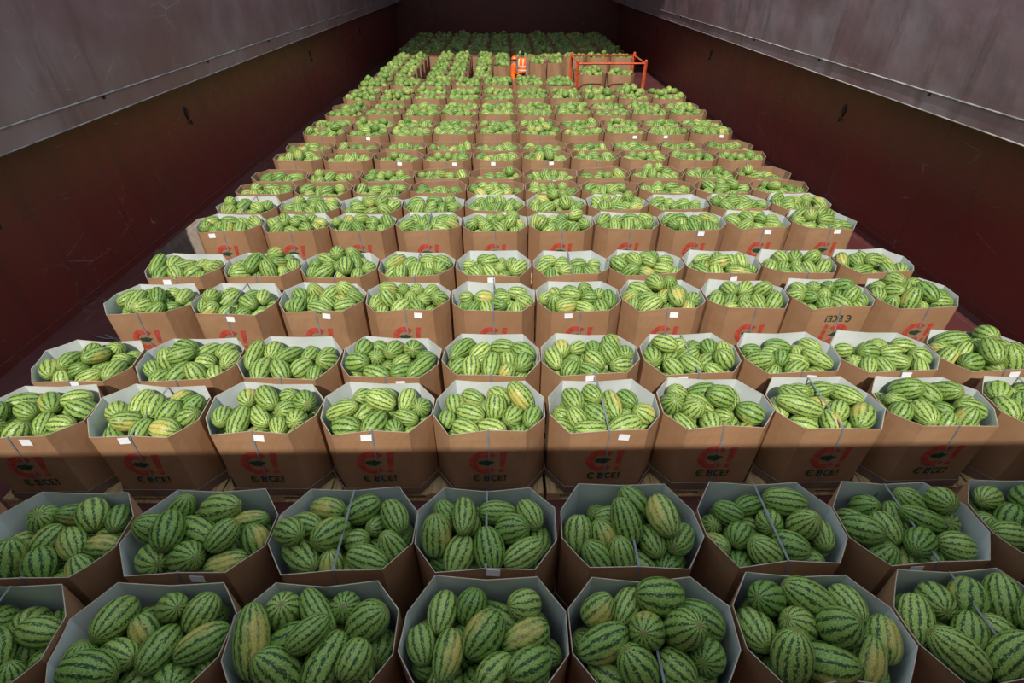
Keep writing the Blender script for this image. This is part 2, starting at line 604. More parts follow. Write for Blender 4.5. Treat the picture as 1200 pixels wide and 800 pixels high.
def logo_meshes(front, flip=False):
    yf = 0.0
    quads = []
    n = 22
    ro, ri = 0.158, 0.088
    a0, a1 = math.radians(42), math.radians(318)
    for k in range(n):
        u, v = a0 + (a1 - a0) * k / n, a0 + (a1 - a0) * (k + 1) / n
        P = lambda a, r: (-.045 + r * math.cos(a) * .98, r * math.sin(a) * 1.04)
        quads.append([P(u, ro), P(v, ro), P(v, ri), P(u, ri)])
    quads.append([(-.215, -.035), (-.185, -.008), (-.185, -.050)])
    # exclamation mark, leaning
    quads.append([(.112, -.062), (.160, -.062), (.192, .150), (.122, .150)])
    quads.append([(.104, -.150), (.152, -.150), (.160, -.092), (.112, -.092)])
    leaf = [(-.120, .010), (-.085, .034), (-.050, .030), (-.020, .044), (.015, .026), (.068, .016), (.030, -.004), (.005, -.034), (-.030, -.040), (-.055, -.026), (-.088, -.026), (-.100, -.006)]
    def tr(q):
        return [((-x, -z) if flip else (x, z)) for x, z in q]
    zc = 0.565 * BH
    red = [[(x, z + zc) for x, z in tr(q)] for q in quads]
    grn = [[(x, z + zc) for x, z in tr(leaf)]]
    V, F = flat_poly(red, yf)
    mr = pydata('logo_mark', V, F)
    mr.materials.append(M['red'])
    V, F = flat_poly(grn, yf - .001)
    ml = pydata('leaf_mark', V, F)
    ml.materials.append(M['green'])
    # words: each letter from strokes (points along its spine, width)
    W = .017
    def arc(cx, cz, rx, rz_, a, b, m=10):
        return [(cx + rx * math.cos(math.radians(a + (b - a) * i / m)), cz + rz_ * math.sin(math.radians(a + (b - a) * i / m))) for i in range(m + 1)]
    H_ = .092
    st = []
    st.append((arc(-.130, H_ / 2, .036, H_ / 2, 50, 310), W * 1.1))                       # Є
    st.append(([(-.164, H_ / 2), (-.122, H_ / 2)], W * .9))
    st.append(([(-.048, 0), (-.048, H_)], W * 1.2))                                        # В
    st.append(([(-.058, H_ - .006), (-.030, H_ - .006)] + arc(-.030, H_ * .74, .022, H_ * .20, 90, -90, 8) + [(-.048, H_ * .53)], W * .8))
    st.append(([(-.048, H_ * .53), (-.028, H_ * .53)] + arc(-.028, H_ * .29, .028, H_ * .235, 90, -90, 8) + [(-.058, .006)], W * .85))
    st.append((arc(.052, H_ / 2, .030, H_ / 2 - .004, 50, 310), W))                        # С
    st.append(([(.098, 0), (.098, H_)], W * 1.1))                                          # Е
    for q_, l_ in ((.007, .142), (H_ * .52, .132), (H_ - .007, .142)):
        st.append(([(.090, q_), (l_, q_)], W * .8))
    st.append(([(.166, .034), (.170, H_ + .004)], W * 1.1))                                # !
    st.append(([(.164, 0), (.165, .018)], W * 1.1))
    polys = []
    for pts, w_ in st:
        for i in range(len(pts) - 1):
            p0, p1 = Vector(pts[i]), Vector(pts[i + 1])
            t_ = (p1 - p0).normalized()
            n_ = Vector((-t_.y, t_.x)) * w_ / 2
            ex = t_ * (w_ * .12 if len(pts) > 2 else 0)
            polys.append([tuple(p0 - ex - n_), tuple(p1 + ex - n_), tuple(p1 + ex + n_), tuple(p0 - ex + n_)])
    V, F = flat_poly([[(x, z + zc) for x, z in tr([(x, z - .292) for x, z in q])] for q in polys], yf)
    mt = pydata('lettering', V, F)
    mt.materials.clear()
    mt.materials.append(M['green'])
    for me, of in ((mr, .0030), (ml, .0036), (mt, .0026)):
        for v in me.vertices:
            v.co.y += front(v.co.x, v.co.z) - of
        me.update()
    return mr, ml, mt

TRAY = tray_mesh('tray')
TRAY.materials.append(M['tray'])
TAG = box_mesh('price_tag', [(-.055, .055, -.0015, .0015, -.038, .038)])
TAG.materials.append(M['paper'])
BV = [bin_mesh('bin_wall', 40 + i, M['white_in'], p) for i, p in enumerate((.05, .02, .04, .015, .03, .055, .025, .035))]
KV = [bin_mesh('bin_wall', 80 + i, M['kraft_in'], p) for i, p in enumerate((.02, .035, .015, .03))]
def mk_strap(b, over):
    m_ = strap_mesh('strap', INFO[b.name], over)
    m_.materials.append(M['strap'])
    return m_
BS = [[mk_strap(b, False), mk_strap(b, True)] for b in BV]
KS = [[mk_strap(b, False)] * 2 for b in KV]
LOGO = [logo_meshes(INFO[b.name][0]) for b in BV]
LOGO_F = {}

ORD = ['', 'first', 'second', 'third', 'fourth', 'fifth', 'sixth', 'seventh', 'eighth', 'ninth', 'tenth',
       'eleventh', 'twelfth', 'thirteenth', 'fourteenth', 'fifteenth', 'sixteenth', 'seventeenth', 'eighteenth', 'nineteenth', 'twentieth',
       'twenty-first', 'twenty-second', 'twenty-third']

# rows of the main block: distance of the front panel from the camera's foot
FRONT = [1.29, 2.14, 3.59, 4.47, 5.82, 6.80, 8.42, 9.30, 10.18, 11.03, 12.38, 13.21, 14.63, 15.47, 16.86, 17.70, 19.13, 19.95, 21.50, 22.33]
COLX = [-4.97 + 1.2 * k for k in range(10)]
BINS = []   # dict(x, y, rz, row, col, kind, desc)
for r_, fr in enumerate(FRONT):
    row = r_ + 1
    for c_, x in enumerate(COLX):
        if row >= 19 and x > 2.6:
            continue
        if row == 1 and (c_ < 1 or c_ > 8):
            continue
        kk = ORD[10 - c_] + ' from orange-frame wall'
        if row == 1:
            ds = 'front row in shade, ' + kk
        elif row == 2:
            ds = 'second row in shade, ' + kk
        elif row == 3:
            ds = 'shadow-edge row, ' + kk
        else:
            ds = ORD[row - 3] + ' row past shadow edge, ' + kk
        j = 0.3 if row < 3 else 1.0
        BINS.append(dict(x=x + random.uniform(-.008, .008), y=fr + .4 + random.uniform(-.012, .012) * j, rz=math.radians(random.uniform(-1.3, 1.3)),
                         row=row, col=c_, kind='white' if row <= 8 else 'kraft', desc=ds))
# bins around the work area, some turned a quarter
mid_rows = [24.05, 25.35, 26.65, 27.95, 29.25]
for i, y in enumerate(mid_rows):
    for j, x in enumerate((-4.95, -4.12, -2.78, -1.95, -0.85, -0.03)):
        if j == 5 and i < 2:
            continue
        BINS.append(dict(x=x, y=y + .0, rz=PI / 2, row=21 + i, col=j, kind='kraft',
                         desc='%s turned row near workers, %s from loose-board wall' % (ORD[i + 1], ORD[j + 1])))
for j, x in enumerate((1.66, 2.50)):
    BINS.append(dict(x=x, y=27.5, rz=PI / 2, row=24, col=j, kind='kraft', desc='%s of two standing behind the worker in vest' % ORD[j + 1]))
for j, x in enumerate((3.76, 4.98)):
    BINS.append(dict(x=x, y=24.2, rz=0.02 * (j - .5), row=22, col=10 + j, kind='kraft',
                     desc='inside the orange frame, %s the wall' % ('farther from' if j == 0 else 'nearer to')))
BINS.append(dict(x=3.70, y=25.15, rz=0, row=22, col=12, kind='kraft', desc='tucked behind the pair inside the orange frame'))
for j, x in enumerate((1.2, 2.4, 3.60, 4.80, 6.0)):
    BINS.append(dict(x=x, y=29.1, rz=0, row=25, col=j, kind='kraft', desc='row behind the orange frame, %s from the wall' % ORD[5 - j]))
for i, fr in enumerate((30.6, 31.45, 32.8, 33.65, 35.0, 35.85, 37.2, 38.05)):
    for c_, x in enumerate(COLX):
        BINS.append(dict(x=x + random.uniform(-.01, .01), y=fr + .4, rz=0, row=30 + i, col=c_, kind='kraft',
                         desc='%s row of far dark block, %s from frame-side wall' % (ORD[i + 1], ORD[10 - c_])))

flip_bins = {(5, 8)}
for bi, b in enumerate(BINS):
    R = random.Random(900 + bi)
    root = empty('cardboard_bin', (b['x'], b['y'], PH), b['rz'])
    b['root'] = root
    white = b['kind'] == 'white'
    lst = BV if white else KV
    vi = R.randrange(len(lst))
    w = obj('bin_wall', lst[vi], root)
    obj('tray', TRAY, root)
    obj('strap', (BS if white else KS)[vi][int(R.random() < (.62 if b['row'] < 3 else .30))], root)
    if white:
        lg = logo_meshes(INFO[lst[vi].name][0], True) if (b['row'], b['col']) in flip_bins else LOGO[vi]
        for nm, me in zip(('logo_mark', 'leaf_mark', 'lettering'), lg):
            obj(nm, me, w)
        b['logo'] = True
    if (white and R.random() < .62) or (not white and b['row'] < 14 and R.random() < .3):
        tg = obj('price_tag', TAG, w)
        sx = R.uniform(.03, .2) * R.choice((-1, 1, 1))
        zt = BH - R.uniform(.06, .085)
        fr_ = INFO[lst[vi].name][0]
        tg.location = (sx, fr_(sx, zt) - .004, zt)
        tg.rotation_euler = (-math.atan2(fr_(sx, zt + .03) - fr_(sx, zt - .03), .06), R.uniform(-.12, .12), math.atan2(fr_(sx + .04, zt) - fr_(sx - .04, zt), .08))
    # deck plate the bin hides
    if b['row'] <= 8:
        look = 'white-lined octagonal cardboard bin'
    elif b['row'] <= 22:
        look = 'brown octagonal melon bin'
    else:
        look = 'brown melon bin'
    tag(root, look + ', ' + b['desc'], 'bin', 'octagonal melon bins')

# ---------------------------------------------------------------- pallets
def pallet_parts():
    out = []
    L, D = 1.19, 0.80
    xs = [-.540, -.36, -.18, 0, .18, .36, .540]
    for x in xs:
        out.append(('top_board', (x, 0, PH - .011), (.11, D, .022)))
    for y in (-.345, 0, .345):
        out.append(('stringer_board', (0, y, PH - .033), (L, .11, .022)))
    for y in (-.345, 0, .345):
        for x in (-.52, 0, .52):
            out.append(('block', (x, y, .022 + .039), (.14, .10, .078)))
    for y in (-.345, 0, .345):
        out.append(('bottom_board', (0, y, .011), (L, .10, .022)))
    return out
PP = pallet_parts()
PM = {}
for nm, c, s in PP:
    if nm not in PM:
        PM[nm] = box_mesh(nm, [(-s[0] / 2, s[0] / 2, -s[1] / 2, s[1] / 2, -s[2] / 2, s[2] / 2)], 0.002)
        PM[nm].materials.append(M['wood'])
_V = [(c[0] - s_[0] / 2, c[0] + s_[0] / 2, c[1] - s_[1] / 2, c[1] + s_[1] / 2, c[2] - s_[2] / 2, c[2] + s_[2] / 2) for nm, c, s_ in PP]
PALLET = box_mesh('pallet', _V)
PALLET.materials.append(M['wood'])
rest = []
for b in BINS:
    lab = 'pine pallet under bin of ' + b['desc']
    if b['row'] <= 3:
        p = empty('pallet', (b['x'], b['y'], 0), b['rz'])
        tag(p, lab, 'pallet', 'wooden pallets under the bins')
        for nm, c, s_ in PP:
            q = obj(nm, PM[nm], p)
            q.location = (c[0] + random.uniform(-.004, .004) * (nm == 'top_board'), c[1], c[2])
    elif b['row'] <= 8 or b['desc'].startswith('inside the'):
        p = obj('pallet', PALLET)
        p.location = (b['x'], b['y'], 0)
        p.rotation_euler = (0, 0, b['rz'])
        if b['desc'].startswith('inside the'):
            lab = 'pine pallet under bin ' + b['desc']
        tag(p, lab, 'pallet', 'wooden pallets under the bins')
    else:
        cs, sn = math.cos(b['rz']), math.sin(b['rz'])
        q = abs(sn) > .7
        for nm, c, s_ in PP:
            if nm == 'block' and c[0] == 0:
                continue
            cx, cy = b['x'] + cs * c[0] - sn * c[1], b['y'] + sn * c[0] + cs * c[1]
            hx, hy = (s_[1] / 2, s_[0] / 2) if q else (s_[0] / 2, s_[1] / 2)
            rest.append((cx - hx, cx + hx, cy - hy, cy + hy, c[2] - s_[2] / 2, c[2] + s_[2] / 2))
o = obj('pallets', box_mesh('pallets', rest), mats=[M['wood']])
tag(o, 'pine pallets hidden under the brown bins behind the white-lined ones', 'pallets', kind='stuff')

# ---------------------------------------------------------------- watermelons: settle heaps of ellipsoids in the octagon
NROW3 = [i for i, b in enumerate(BINS) if b['row'] <= 3]
T1 = len(NROW3)
T = T1 + 18
NM = 30
def settle():
    g = np.random.default_rng(77)
    rad = g.uniform(.098, .132, (T, NM))
    asp = np.where(g.random((T, NM)) < .25, g.uniform(1.08, 1.22, (T, NM)), g.uniform(1.25, 1.62, (T, NM)))
    lng = g.random((T, NM)) < .06
    asp = np.where(lng, g.uniform(1.75, 2.1, (T, NM)), asp)
    rad = np.where(lng, rad * .92, rad)
    for ti, bi in enumerate(NROW3):
        if BINS[bi]['row'] == 1:
            rad[ti] *= 1.06
        if BINS[bi]['row'] == 3:
            rad[ti] *= .95
    rad[T1:] *= .93
    act = np.ones((T, NM), bool)
    nact = g.integers(25, 29, T)
    for ti, bi in enumerate(NROW3):
        nact[ti] = {1: g.integers(20, 23), 2: g.integers(22, 25), 3: g.integers(24, 27)}[BINS[bi]['row']]
    for ti in range(T):
        act[ti, nact[ti]:] = False
    half = rad * asp
    er = rad * .78
    e = half - er
    pos = np.stack([g.uniform(-.42, .42, (T, NM)), g.uniform(-.25, .25, (T, NM)), np.linspace(-.3, 1.0, NM)[None] + g.uniform(-.05, .05, (T, NM))], -1)
    pos[~act] = (50, 50, 0)
    an = g.uniform(0, 2 * PI, (T, NM))
    el = g.normal(0, .35, (T, NM))
    ax = np.stack([np.cos(an) * np.cos(el), np.sin(an) * np.cos(el), np.sin(el)], -1)
    # walls
    pl = octagon(BW - .03, BD - .045, CX, CY, 1, 1, 1)
    nrm = np.array([[p[1].x, p[1].y, 0] for p in pl])
    off = np.array([p[0].dot(p[1]) for p in pl])
    R3 = np.stack([er, rad, er], -1).reshape(T, NM * 3)
    idx = np.repeat(np.arange(NM), 3)
    same = idx[:, None] == idx[None]
    RR = (R3[:, :, None] + R3[:, None, :]).astype(np.float32)
    # spread the inactive ones far apart
    for ti in range(T):
        for k in range(nact[ti], NM):
            pos[ti, k] = (50 + 3 * k, 50, 0)
    FL = -.40
    for it in range(190):
        gq = 0.012 if it < 150 else 0.003
        pos[..., 2] -= gq * act
        S = np.stack([pos - ax * e[..., None], pos, pos + ax * e[..., None]], 2).reshape(T, NM * 3, 3).astype(np.float32)
        S0 = S.copy()
        for sub in range(2):
            dx = S[:, :, None, 0] - S[:, None, :, 0]
            dy = S[:, :, None, 1] - S[:, None, :, 1]
            dz = S[:, :, None, 2] - S[:, None, :, 2]
            ds = np.sqrt(dx * dx + dy * dy + dz * dz) + 1e-6
            pen = np.clip(RR * .985 - ds, 0, None)
            pen[:, same] = 0
            pen = pen / ds * .32
            S[..., 0] += (dx * pen).sum(2)
            S[..., 1] += (dy * pen).sum(2)
            S[..., 2] += (dz * pen).sum(2)
            for n_, o_ in zip(nrm, off):
                v = S @ n_.astype(np.float32) + R3 - o_
                v = np.clip(v, 0, None)
                v[:, :] = np.where(S[..., 0] > 20, 0, v)
                S[..., 0] -= v * n_[0]
                S[..., 1] -= v * n_[1]
            fz = np.clip(FL + R3 - S[..., 2], 0, None)
            S[..., 2] += fz
        S = S.reshape(T, NM, 3, 3)
        mv = S - S0.reshape(T, NM, 3, 3)
        mv = np.clip(mv, -.05, .05)
        S = S0.reshape(T, NM, 3, 3) + mv
        pos = S.mean(2).astype(float)
        d = S[:, :, 2] - S[:, :, 0]
        ln = np.linalg.norm(d, axis=-1, keepdims=True)
        ax = np.where(ln > 1e-4, d / np.maximum(ln, 1e-4), ax)
    return pos, ax, rad, half, act
POS, AX, RAD, HALF, ACT = settle()

# rounded rind shapes
def melon_grid(nr, ns, seed, L, Rr):
    g = random.Random(seed)
    asym = g.uniform(-.09, .09)
    bend = g.uniform(-.10, .10) * (1.0 if L / Rr < 1.7 else 2.2)
    roll = g.uniform(0, 2 * PI)
    pw = g.uniform(.84, .98)
    V, C = [], []
    V.append((L, 0, 0)); C.append((1, 0, 0))
    for i in range(1, nr):
        th = PI * i / nr
        ct, st = math.cos(th), math.sin(th)
        rr = Rr * (st ** pw) * (1 + asym * ct)
        for k in range(ns):
            ph = 2 * PI * k / ns
            V.append((L * ct, rr * math.cos(ph) + bend * Rr * ct * ct, rr * math.sin(ph)))
            C.append((ct, st * math.cos(ph + roll), st * math.sin(ph + roll)))
    V.append((-L, 0, 0)); C.append((-1, 0, 0))
    V = np.array(V)
    V[0, 1] = V[-1, 1] = bend * Rr
    V[:, 1] -= bend * Rr * .4
    return V, np.array(C)

def melon_faces(nr, ns):
    F = []
    for k in range(ns):
        F.append((0, 1 + k, 1 + (k + 1) % ns, 0))
    for i in range(nr - 2):
        for k in range(ns):
            a = 1 + i * ns
            F.append((a + k, a + ns + k, a + ns + (k + 1) % ns, a + (k + 1) % ns))
    last = 1 + (nr - 1) * ns
    a = 1 + (nr - 2) * ns
    for k in range(ns):
        F.append((a + k, last, a + (k + 1) % ns, a + k))
    return F

def basis(ax, g):
    x = Vector(ax).normalized()
    up = Vector((0, 0, 1)) if abs(x.z) < .9 else Vector((1, 0, 0))
    y = up.cross(x).normalized()
    z = x.cross(y)
    return np.array([[x.x, y.x, z.x], [x.y, y.y, z.y], [x.z, y.z, z.z]])

# which melons of each heap can be seen at all (looked at from above, all round)
def heap_vis(ti, dirs, nsamp=40):
    n = int(ACT[ti].sum())
    g = np.random.default_rng(5)
    u = g.normal(size=(nsamp, 3))
    u /= np.linalg.norm(u, axis=1, keepdims=True)
    mats, invs = [], []
    for k in range(n):
        B = basis(AX[ti, k], None)
        S = np.diag([HALF[ti, k], RAD[ti, k], RAD[ti, k]])
        mats.append(B @ S)
        invs.append(np.linalg.inv(B @ S))
    vis = np.zeros((n, len(dirs)))
    for di, d in enumerate(dirs):
        d = np.array(d, float)
        d /= np.linalg.norm(d)
        for k in range(n):
            pts = u @ mats[k].T + POS[ti, k]
            nr = u @ invs[k]
            face = (nr @ d) > 0
            ok = face.copy()
            for m in range(n):
                if m == k:
                    continue
                a = (pts - POS[ti, m]) @ invs[m].T
                b = invs[m] @ d
                bb = b @ b
                ab = a @ b
                cc = (a * a).sum(1) - 1
                disc = ab * ab - bb * cc
                hit = (disc > 0) & ((-ab + np.sqrt(np.maximum(disc, 0))) > 1e-3) & (cc > -0.3)
                ok &= ~hit
            vis[k, di] = ok.sum() / max(1, face.sum())
    return vis
DIRS = [(0, 0, 1), (.9, 0, .8), (-.9, 0, .8), (0, -1, .8), (0, 1, .9), (.5, -1, .6), (-.5, -1, .6)]
KEEP, FRV = [], []
for ti in range(T):
    v = heap_vis(ti, DIRS)
    KEEP.append(v.max(1) > 0.02)
    FRV.append(v[:, 3])

# collect every melon in the hold
MEL = []
for bi, b in enumerate(BINS):
    R = random.Random(4000 + bi)
    if bi in NROW3:
        ti, fx, fy = NROW3.index(bi), 1, 1
    else:
        ti, fx, fy = T1 + R.randrange(T - T1), R.choice((-1, 1)), R.choice((-1, 1))
    dz = {1: .0, 2: .01, 3: .03}.get(b['row'], .045)
    if b['kind'] == 'kraft':
        dz = .0 if b['row'] < 13 else (.06 if b['row'] < 18 else (.11 if b['row'] < 30 else .09))
    cs, sn = math.cos(b['rz']), math.sin(b['rz'])
    n = int(ACT[ti].sum())
    for k in range(n):
        if not KEEP[ti][k]:
            continue
        p = POS[ti, k]
        a = AX[ti, k]
        px, py = p[0] * fx, p[1] * fy
        axx, axy = a[0] * fx, a[1] * fy
        w = (b['x'] + cs * px - sn * py, b['y'] + sn * px + cs * py, RIM + dz + p[2])
        av = (cs * axx - sn * axy, sn * axx + cs * axy, a[2])
        MEL.append(dict(p=w, a=av, L=HALF[ti, k], R=RAD[ti, k], bin=b, bi=bi, loc=(px, py, p[2]), vis=FRV[ti][k]))

cp, sp_ = math.cos(PITCH), math.sin(PITCH)
def project(p):
    x = p[0] * math.cos(YAW) - p[1] * math.sin(YAW)
    y = p[0] * math.sin(YAW) + p[1] * math.cos(YAW)
    z = p[2] - CAM_Z
    d = y * cp - z * sp_
    if d <= 0.1:
        return None
    v = y * sp_ + z * cp
    return 600 + 600 * x / d, 400 - 600 * v / d, d
for m in MEL:
    q = project(m['p'])
    m['score'] = 0
    if q:
        m['d'] = q[2]
        e = 600 * m['R'] / q[2]
        inx = -e * .3 < q[0] < 1200 + e * .3 and -e * .3 < q[1] < 800 + e * .3
        if inx and m['vis'] > .08:
            m['score'] = m['vis'] ** .6 * m['L'] * m['R'] / q[2] ** 2
order = sorted(range(len(MEL)), key=lambda i: -MEL[i]['score'])
single = set(order[:300])

def mrand(m, i):
    R = random.Random(7000 + i)
    tone = min(1, max(0, R.gauss(.42, .26)))
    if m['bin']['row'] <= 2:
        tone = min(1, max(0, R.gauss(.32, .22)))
    patch = 1.0 if R.random() < .36 else 0.0
    return tone, R.random(), patch

def add_attrs(me, C, Rn):
    a = me.attributes.new('mcoord', 'FLOAT_VECTOR', 'POINT')
    a.data.foreach_set('vector', np.asarray(C, np.float32).ravel())
    a = me.attributes.new('mrand', 'FLOAT_VECTOR', 'POINT')
    a.data.foreach_set('vector', np.asarray(Rn, np.float32).ravel())

NF = melon_faces(18, 24)
NFc = [tuple(dict.fromkeys(f)) for f in NF]
used = {}
labels_todo = []
for i in sorted(single):
    m = MEL[i]
    tone, seed, patch = mrand(m, i)
    V, C = melon_grid(18, 24, 100 + i, m['L'], m['R'])
    me = bpy.data.meshes.new('watermelon')
    me.from_pydata(V.tolist(), [], NFc)
    me.polygons.foreach_set('use_smooth', [True] * len(me.polygons))
    add_attrs(me, C, np.tile((tone, seed, patch), (len(V), 1)))
    me.materials.append(M['melon'])
    me.update()
    o = obj('watermelon', me)
    B = basis(m['a'], None)
    o.matrix_world = Matrix.Translation(m['p']) @ Matrix(B.tolist()).to_4x4()
    asp = m['L'] / m['R']
    shape = 'round' if asp < 1.24 else ('oval' if asp < 1.36 else ('oblong' if asp < 1.5 else ('long' if asp < 1.7 else 'elongated')))
    size = 'small ' if m['R'] < .108 else ('big ' if m['R'] > .126 else '')
    col = 'dark' if tone < .2 else ('mid-green' if tone < .45 else 'pale')
    roll = random.Random(100 + i)
    roll.uniform(0, 1), roll.uniform(0, 1)
    ph = PI / 2 - roll.uniform(0, 2 * PI)
    pd = B @ np.array([0, math.cos(ph), math.sin(ph)])
    tc = np.array([-m['p'][0], -m['p'][1], CAM_Z - m['p'][2]])
    if patch > .5 and pd @ tc / np.linalg.norm(tc) > .35:
        col = 'yellow-patched ' + col
    lx, ly, lz = m['loc']
    if lz > -.03:
        place = 'atop the heap'
    elif abs(lx) > .36:
        place = 'by frame-side rim' if lx > 0 else 'by board-side rim'
    elif abs(ly) > .17:
        place = 'by logo-side rim' if ly < 0 else 'by back rim'
    else:
        place = 'mid-heap' if lz > -.16 else 'wedged low'
    b = m['bin']
    nth = ORD[10 - b['col']]
    rw = {1: 'front shaded', 2: 'second shaded', 3: 'shadow-edge'}.get(b['row'], 'sunlit')
    lab = '%s%s %s watermelon %s, %s row, %s bin from orange-frame wall' % (size, shape, col, place, rw, nth)
    tag(o, lab, 'watermelon', 'watermelons heaped in the %s row bins' % rw)
    used.setdefault(lab, []).append((o, m['a'], m['loc']))
for lab, ls in used.items():
    if len(ls) > 1 and len(lab.split()) < 16:
        for o, a_, l_ in ls:
            lie = 'tipped-up' if abs(a_[2]) > .55 else ('crosswise' if abs(a_[0]) > abs(a_[1]) else 'lengthwise')
            o['label'] = lab.replace(' watermelon', ' ' + lie + ' watermelon', 1)

# everything else in one mesh
def mass(name, items, label):
    Vs, Cs, Rs, Fs = [], [], [], []
    base = 0
    fl = {}
    cache = {}
    for i in items:
        m = MEL[i]
        dist = m['p'][1]
        lod = (14, 18) if dist < 5.5 else ((10, 14) if dist < 10.5 else ((8, 10) if dist < 17 else (6, 8)))
        key = (lod, i % 40)
        if key not in cache:
            cache[key] = melon_grid(lod[0], lod[1], 500 + i % 40, 1.4, 1.0)
        V, C = cache[key]
        V = V * np.array([m['L'] / 1.4, m['R'], m['R']])
        B = basis(m['a'], None)
        Vs.append(V @ B.T + np.array(m['p']))
        Cs.append(C)
        Rs.append(np.tile(mrand(m, i), (len(V), 1)))
        if lod not in fl:
            fl[lod] = [tuple(dict.fromkeys(f)) for f in melon_faces(*lod)]
        Fs.append((base, lod))
        base += len(V)
    Vs = np.concatenate(Vs)
    loops, starts, tot = [], [], []
    st = 0
    for b0, lod in Fs:
        key = ('np', lod)
        if key not in cache:
            fa = fl[lod]
            cache[key] = (np.array([v for f in fa for v in f]), np.array([len(f) for f in fa]))
        lp, ct = cache[key]
        loops.append(lp + b0)
        tot.append(ct)
    loops = np.concatenate(loops)
    tot = np.concatenate(tot)
    starts = np.concatenate([[0], np.cumsum(tot)[:-1]])
    me = bpy.data.meshes.new(name)
    me.vertices.add(len(Vs))
    me.vertices.foreach_set('co', Vs.astype(np.float32).ravel())
    me.loops.add(len(loops))
    me.loops.foreach_set('vertex_index', loops.astype(np.int32))
    me.polygons.add(len(starts))
    me.polygons.foreach_set('loop_start', starts.astype(np.int32))
    me.polygons.foreach_set('use_smooth', np.ones(len(starts), bool))
    me.update(calc_edges=True)
    me.validate()
    add_attrs(me, np.concatenate(Cs), np.concatenate(Rs))
    me.materials.append(M['melon'])
    o = obj(name, me)
    tag(o, label, 'watermelons', kind='stuff')
    return o
mass('watermelons', [i for i in range(len(MEL)) if i not in single], 'thousands of striped watermelons heaped in the sunlit and far bins')

# ---------------------------------------------------------------- orange steel frame
fr = empty('steel_frame', (4.36, 24.1, 0))
tag(fr, 'orange tubular steel frame standing around two bins by the wall', 'frame')
def bar(nm, a, b, w=0.045):
    a, b = Vector(a), Vector(b)
    V, F = tube_data([a, b], w * 1.3, 4)
    return obj(nm, pydata(nm, V, F), fr, [M['orange_steel']])
fx0, fx1, fy0, fy1, fz = -1.36, 1.37, -1.10, 1.10, 1.62
for x in (fx0, fx1):
    for y in (fy0, fy1):
        p = bar('post', (x, y, 0), (x, y, fz + .06), .05)
        V, F = tube_data([(x, y, fz + .05), (x, y, fz + .10), (x, y, fz + .14)], [.06, .06, .02], 8)
        obj('post_cap', pydata('post_cap', V, F), p, [M['orange_steel']])
        obj('foot_plate', box_mesh('foot_plate', [(x - .1, x + .1, y - .1, y + .1, 0, .015)]), p, [M['orange_steel']])
bar('beam', (fx0, fy0, fz), (fx1, fy0, fz), .026)
bar('beam', (fx0, fy1, fz), (fx1, fy1, fz), .026)
bar('beam', (fx0, fy0, fz), (fx0, fy1, fz), .026)
bar('beam', (fx1, fy0, fz), (fx1, fy1, fz), .026)
bar('cross_beam', (-.02, fy0, fz), (-.02, fy1, fz), .022)

# ---------------------------------------------------------------- loose board and strap ends by the wall
V = [(-7.24, 9.62, 0.0), (-7.12, 9.62, .15), (-6.98, 9.60, .20), (-5.80, 9.26, .98), (-5.62, 9.20, 1.03), (-5.62, 9.08, .02), (-6.95, 9.50, .0)]
top = [Vector(v) + Vector((-.006, 0, .012)) for v in V]
n = len(V)
F = [tuple(range(n - 1, -1, -1)), tuple(range(n, 2 * n))] + [(k, (k + 1) % n, n + (k + 1) % n, n + k) for k in range(n)]
o = obj('cardboard_sheet', pydata('cardboard_sheet', V + [tuple(t) for t in top], F), mats=[M['sheet']])
tag(o, 'loose pale cardboard sheet leaning between a bin and the red wall', 'cardboard')

def loose_strap(pts, label):
    V, F = [], []
    pts = [Vector(p) for p in pts]
    for i, p in enumerate(pts):
        t = (pts[min(i + 1, len(pts) - 1)] - pts[max(i - 1, 0)])
        u = Vector((-t.y, t.x, 0)).normalized() * .012
        V += [p - u, p + u, p + u + Vector((0, 0, .004)), p - u + Vector((0, 0, .004))]
    for i in range(len(pts) - 1):
        for k in range(4):
            F.append((i * 4 + k, i * 4 + (k + 1) % 4, i * 4 + 4 + (k + 1) % 4, i * 4 + 4 + k))
    o = obj('loose_strap', pydata('loose_strap', V, F), mats=[M['strap']])
    tag(o, label, 'strap')
loose_strap([(-6.55, 6.9, .001), (-6.2, 6.72, .001), (-5.95, 6.66, .001), (-5.7, 6.7, .001)], 'slightly curved grey strap lying on the red floor beside bins')
loose_strap([(-6.7, 6.86, .006), (-6.45, 6.78, .007), (-6.1, 6.8, .006), (-5.75, 6.62, .001)], 'wavy grey strap crossing another strap on red floor')

# ---------------------------------------------------------------- people
def skin(name, verts, edges, radii, mats, parent, sub=2):
    me = bpy.data.meshes.new(name)
    me.from_pydata(verts, edges, [])
    o = bpy.data.objects.new(name, me)
    COL.objects.link(o)
    md = o.modifiers.new('skin', 'SKIN')
    for i, r in enumerate(radii):
        rr = r if isinstance(r, tuple) else (r, r)
        me.skin_vertices[0].data[i].radius = rr
    me.skin_vertices[0].data[0].use_root = True
    md.use_smooth_shade = True
    s = o.modifiers.new('sub', 'SUBSURF')
    s.levels = sub
    s.render_levels = sub
    bpy.context.view_layer.update()
    bm_ = bake(o)
    bpy.data.objects.remove(o)
    bm_.name = name
    bm_.materials.clear()
    ob = obj(name, bm_, parent, mats)
    bm_.polygons.foreach_set('use_smooth', [True] * len(bm_.polygons))
    return ob

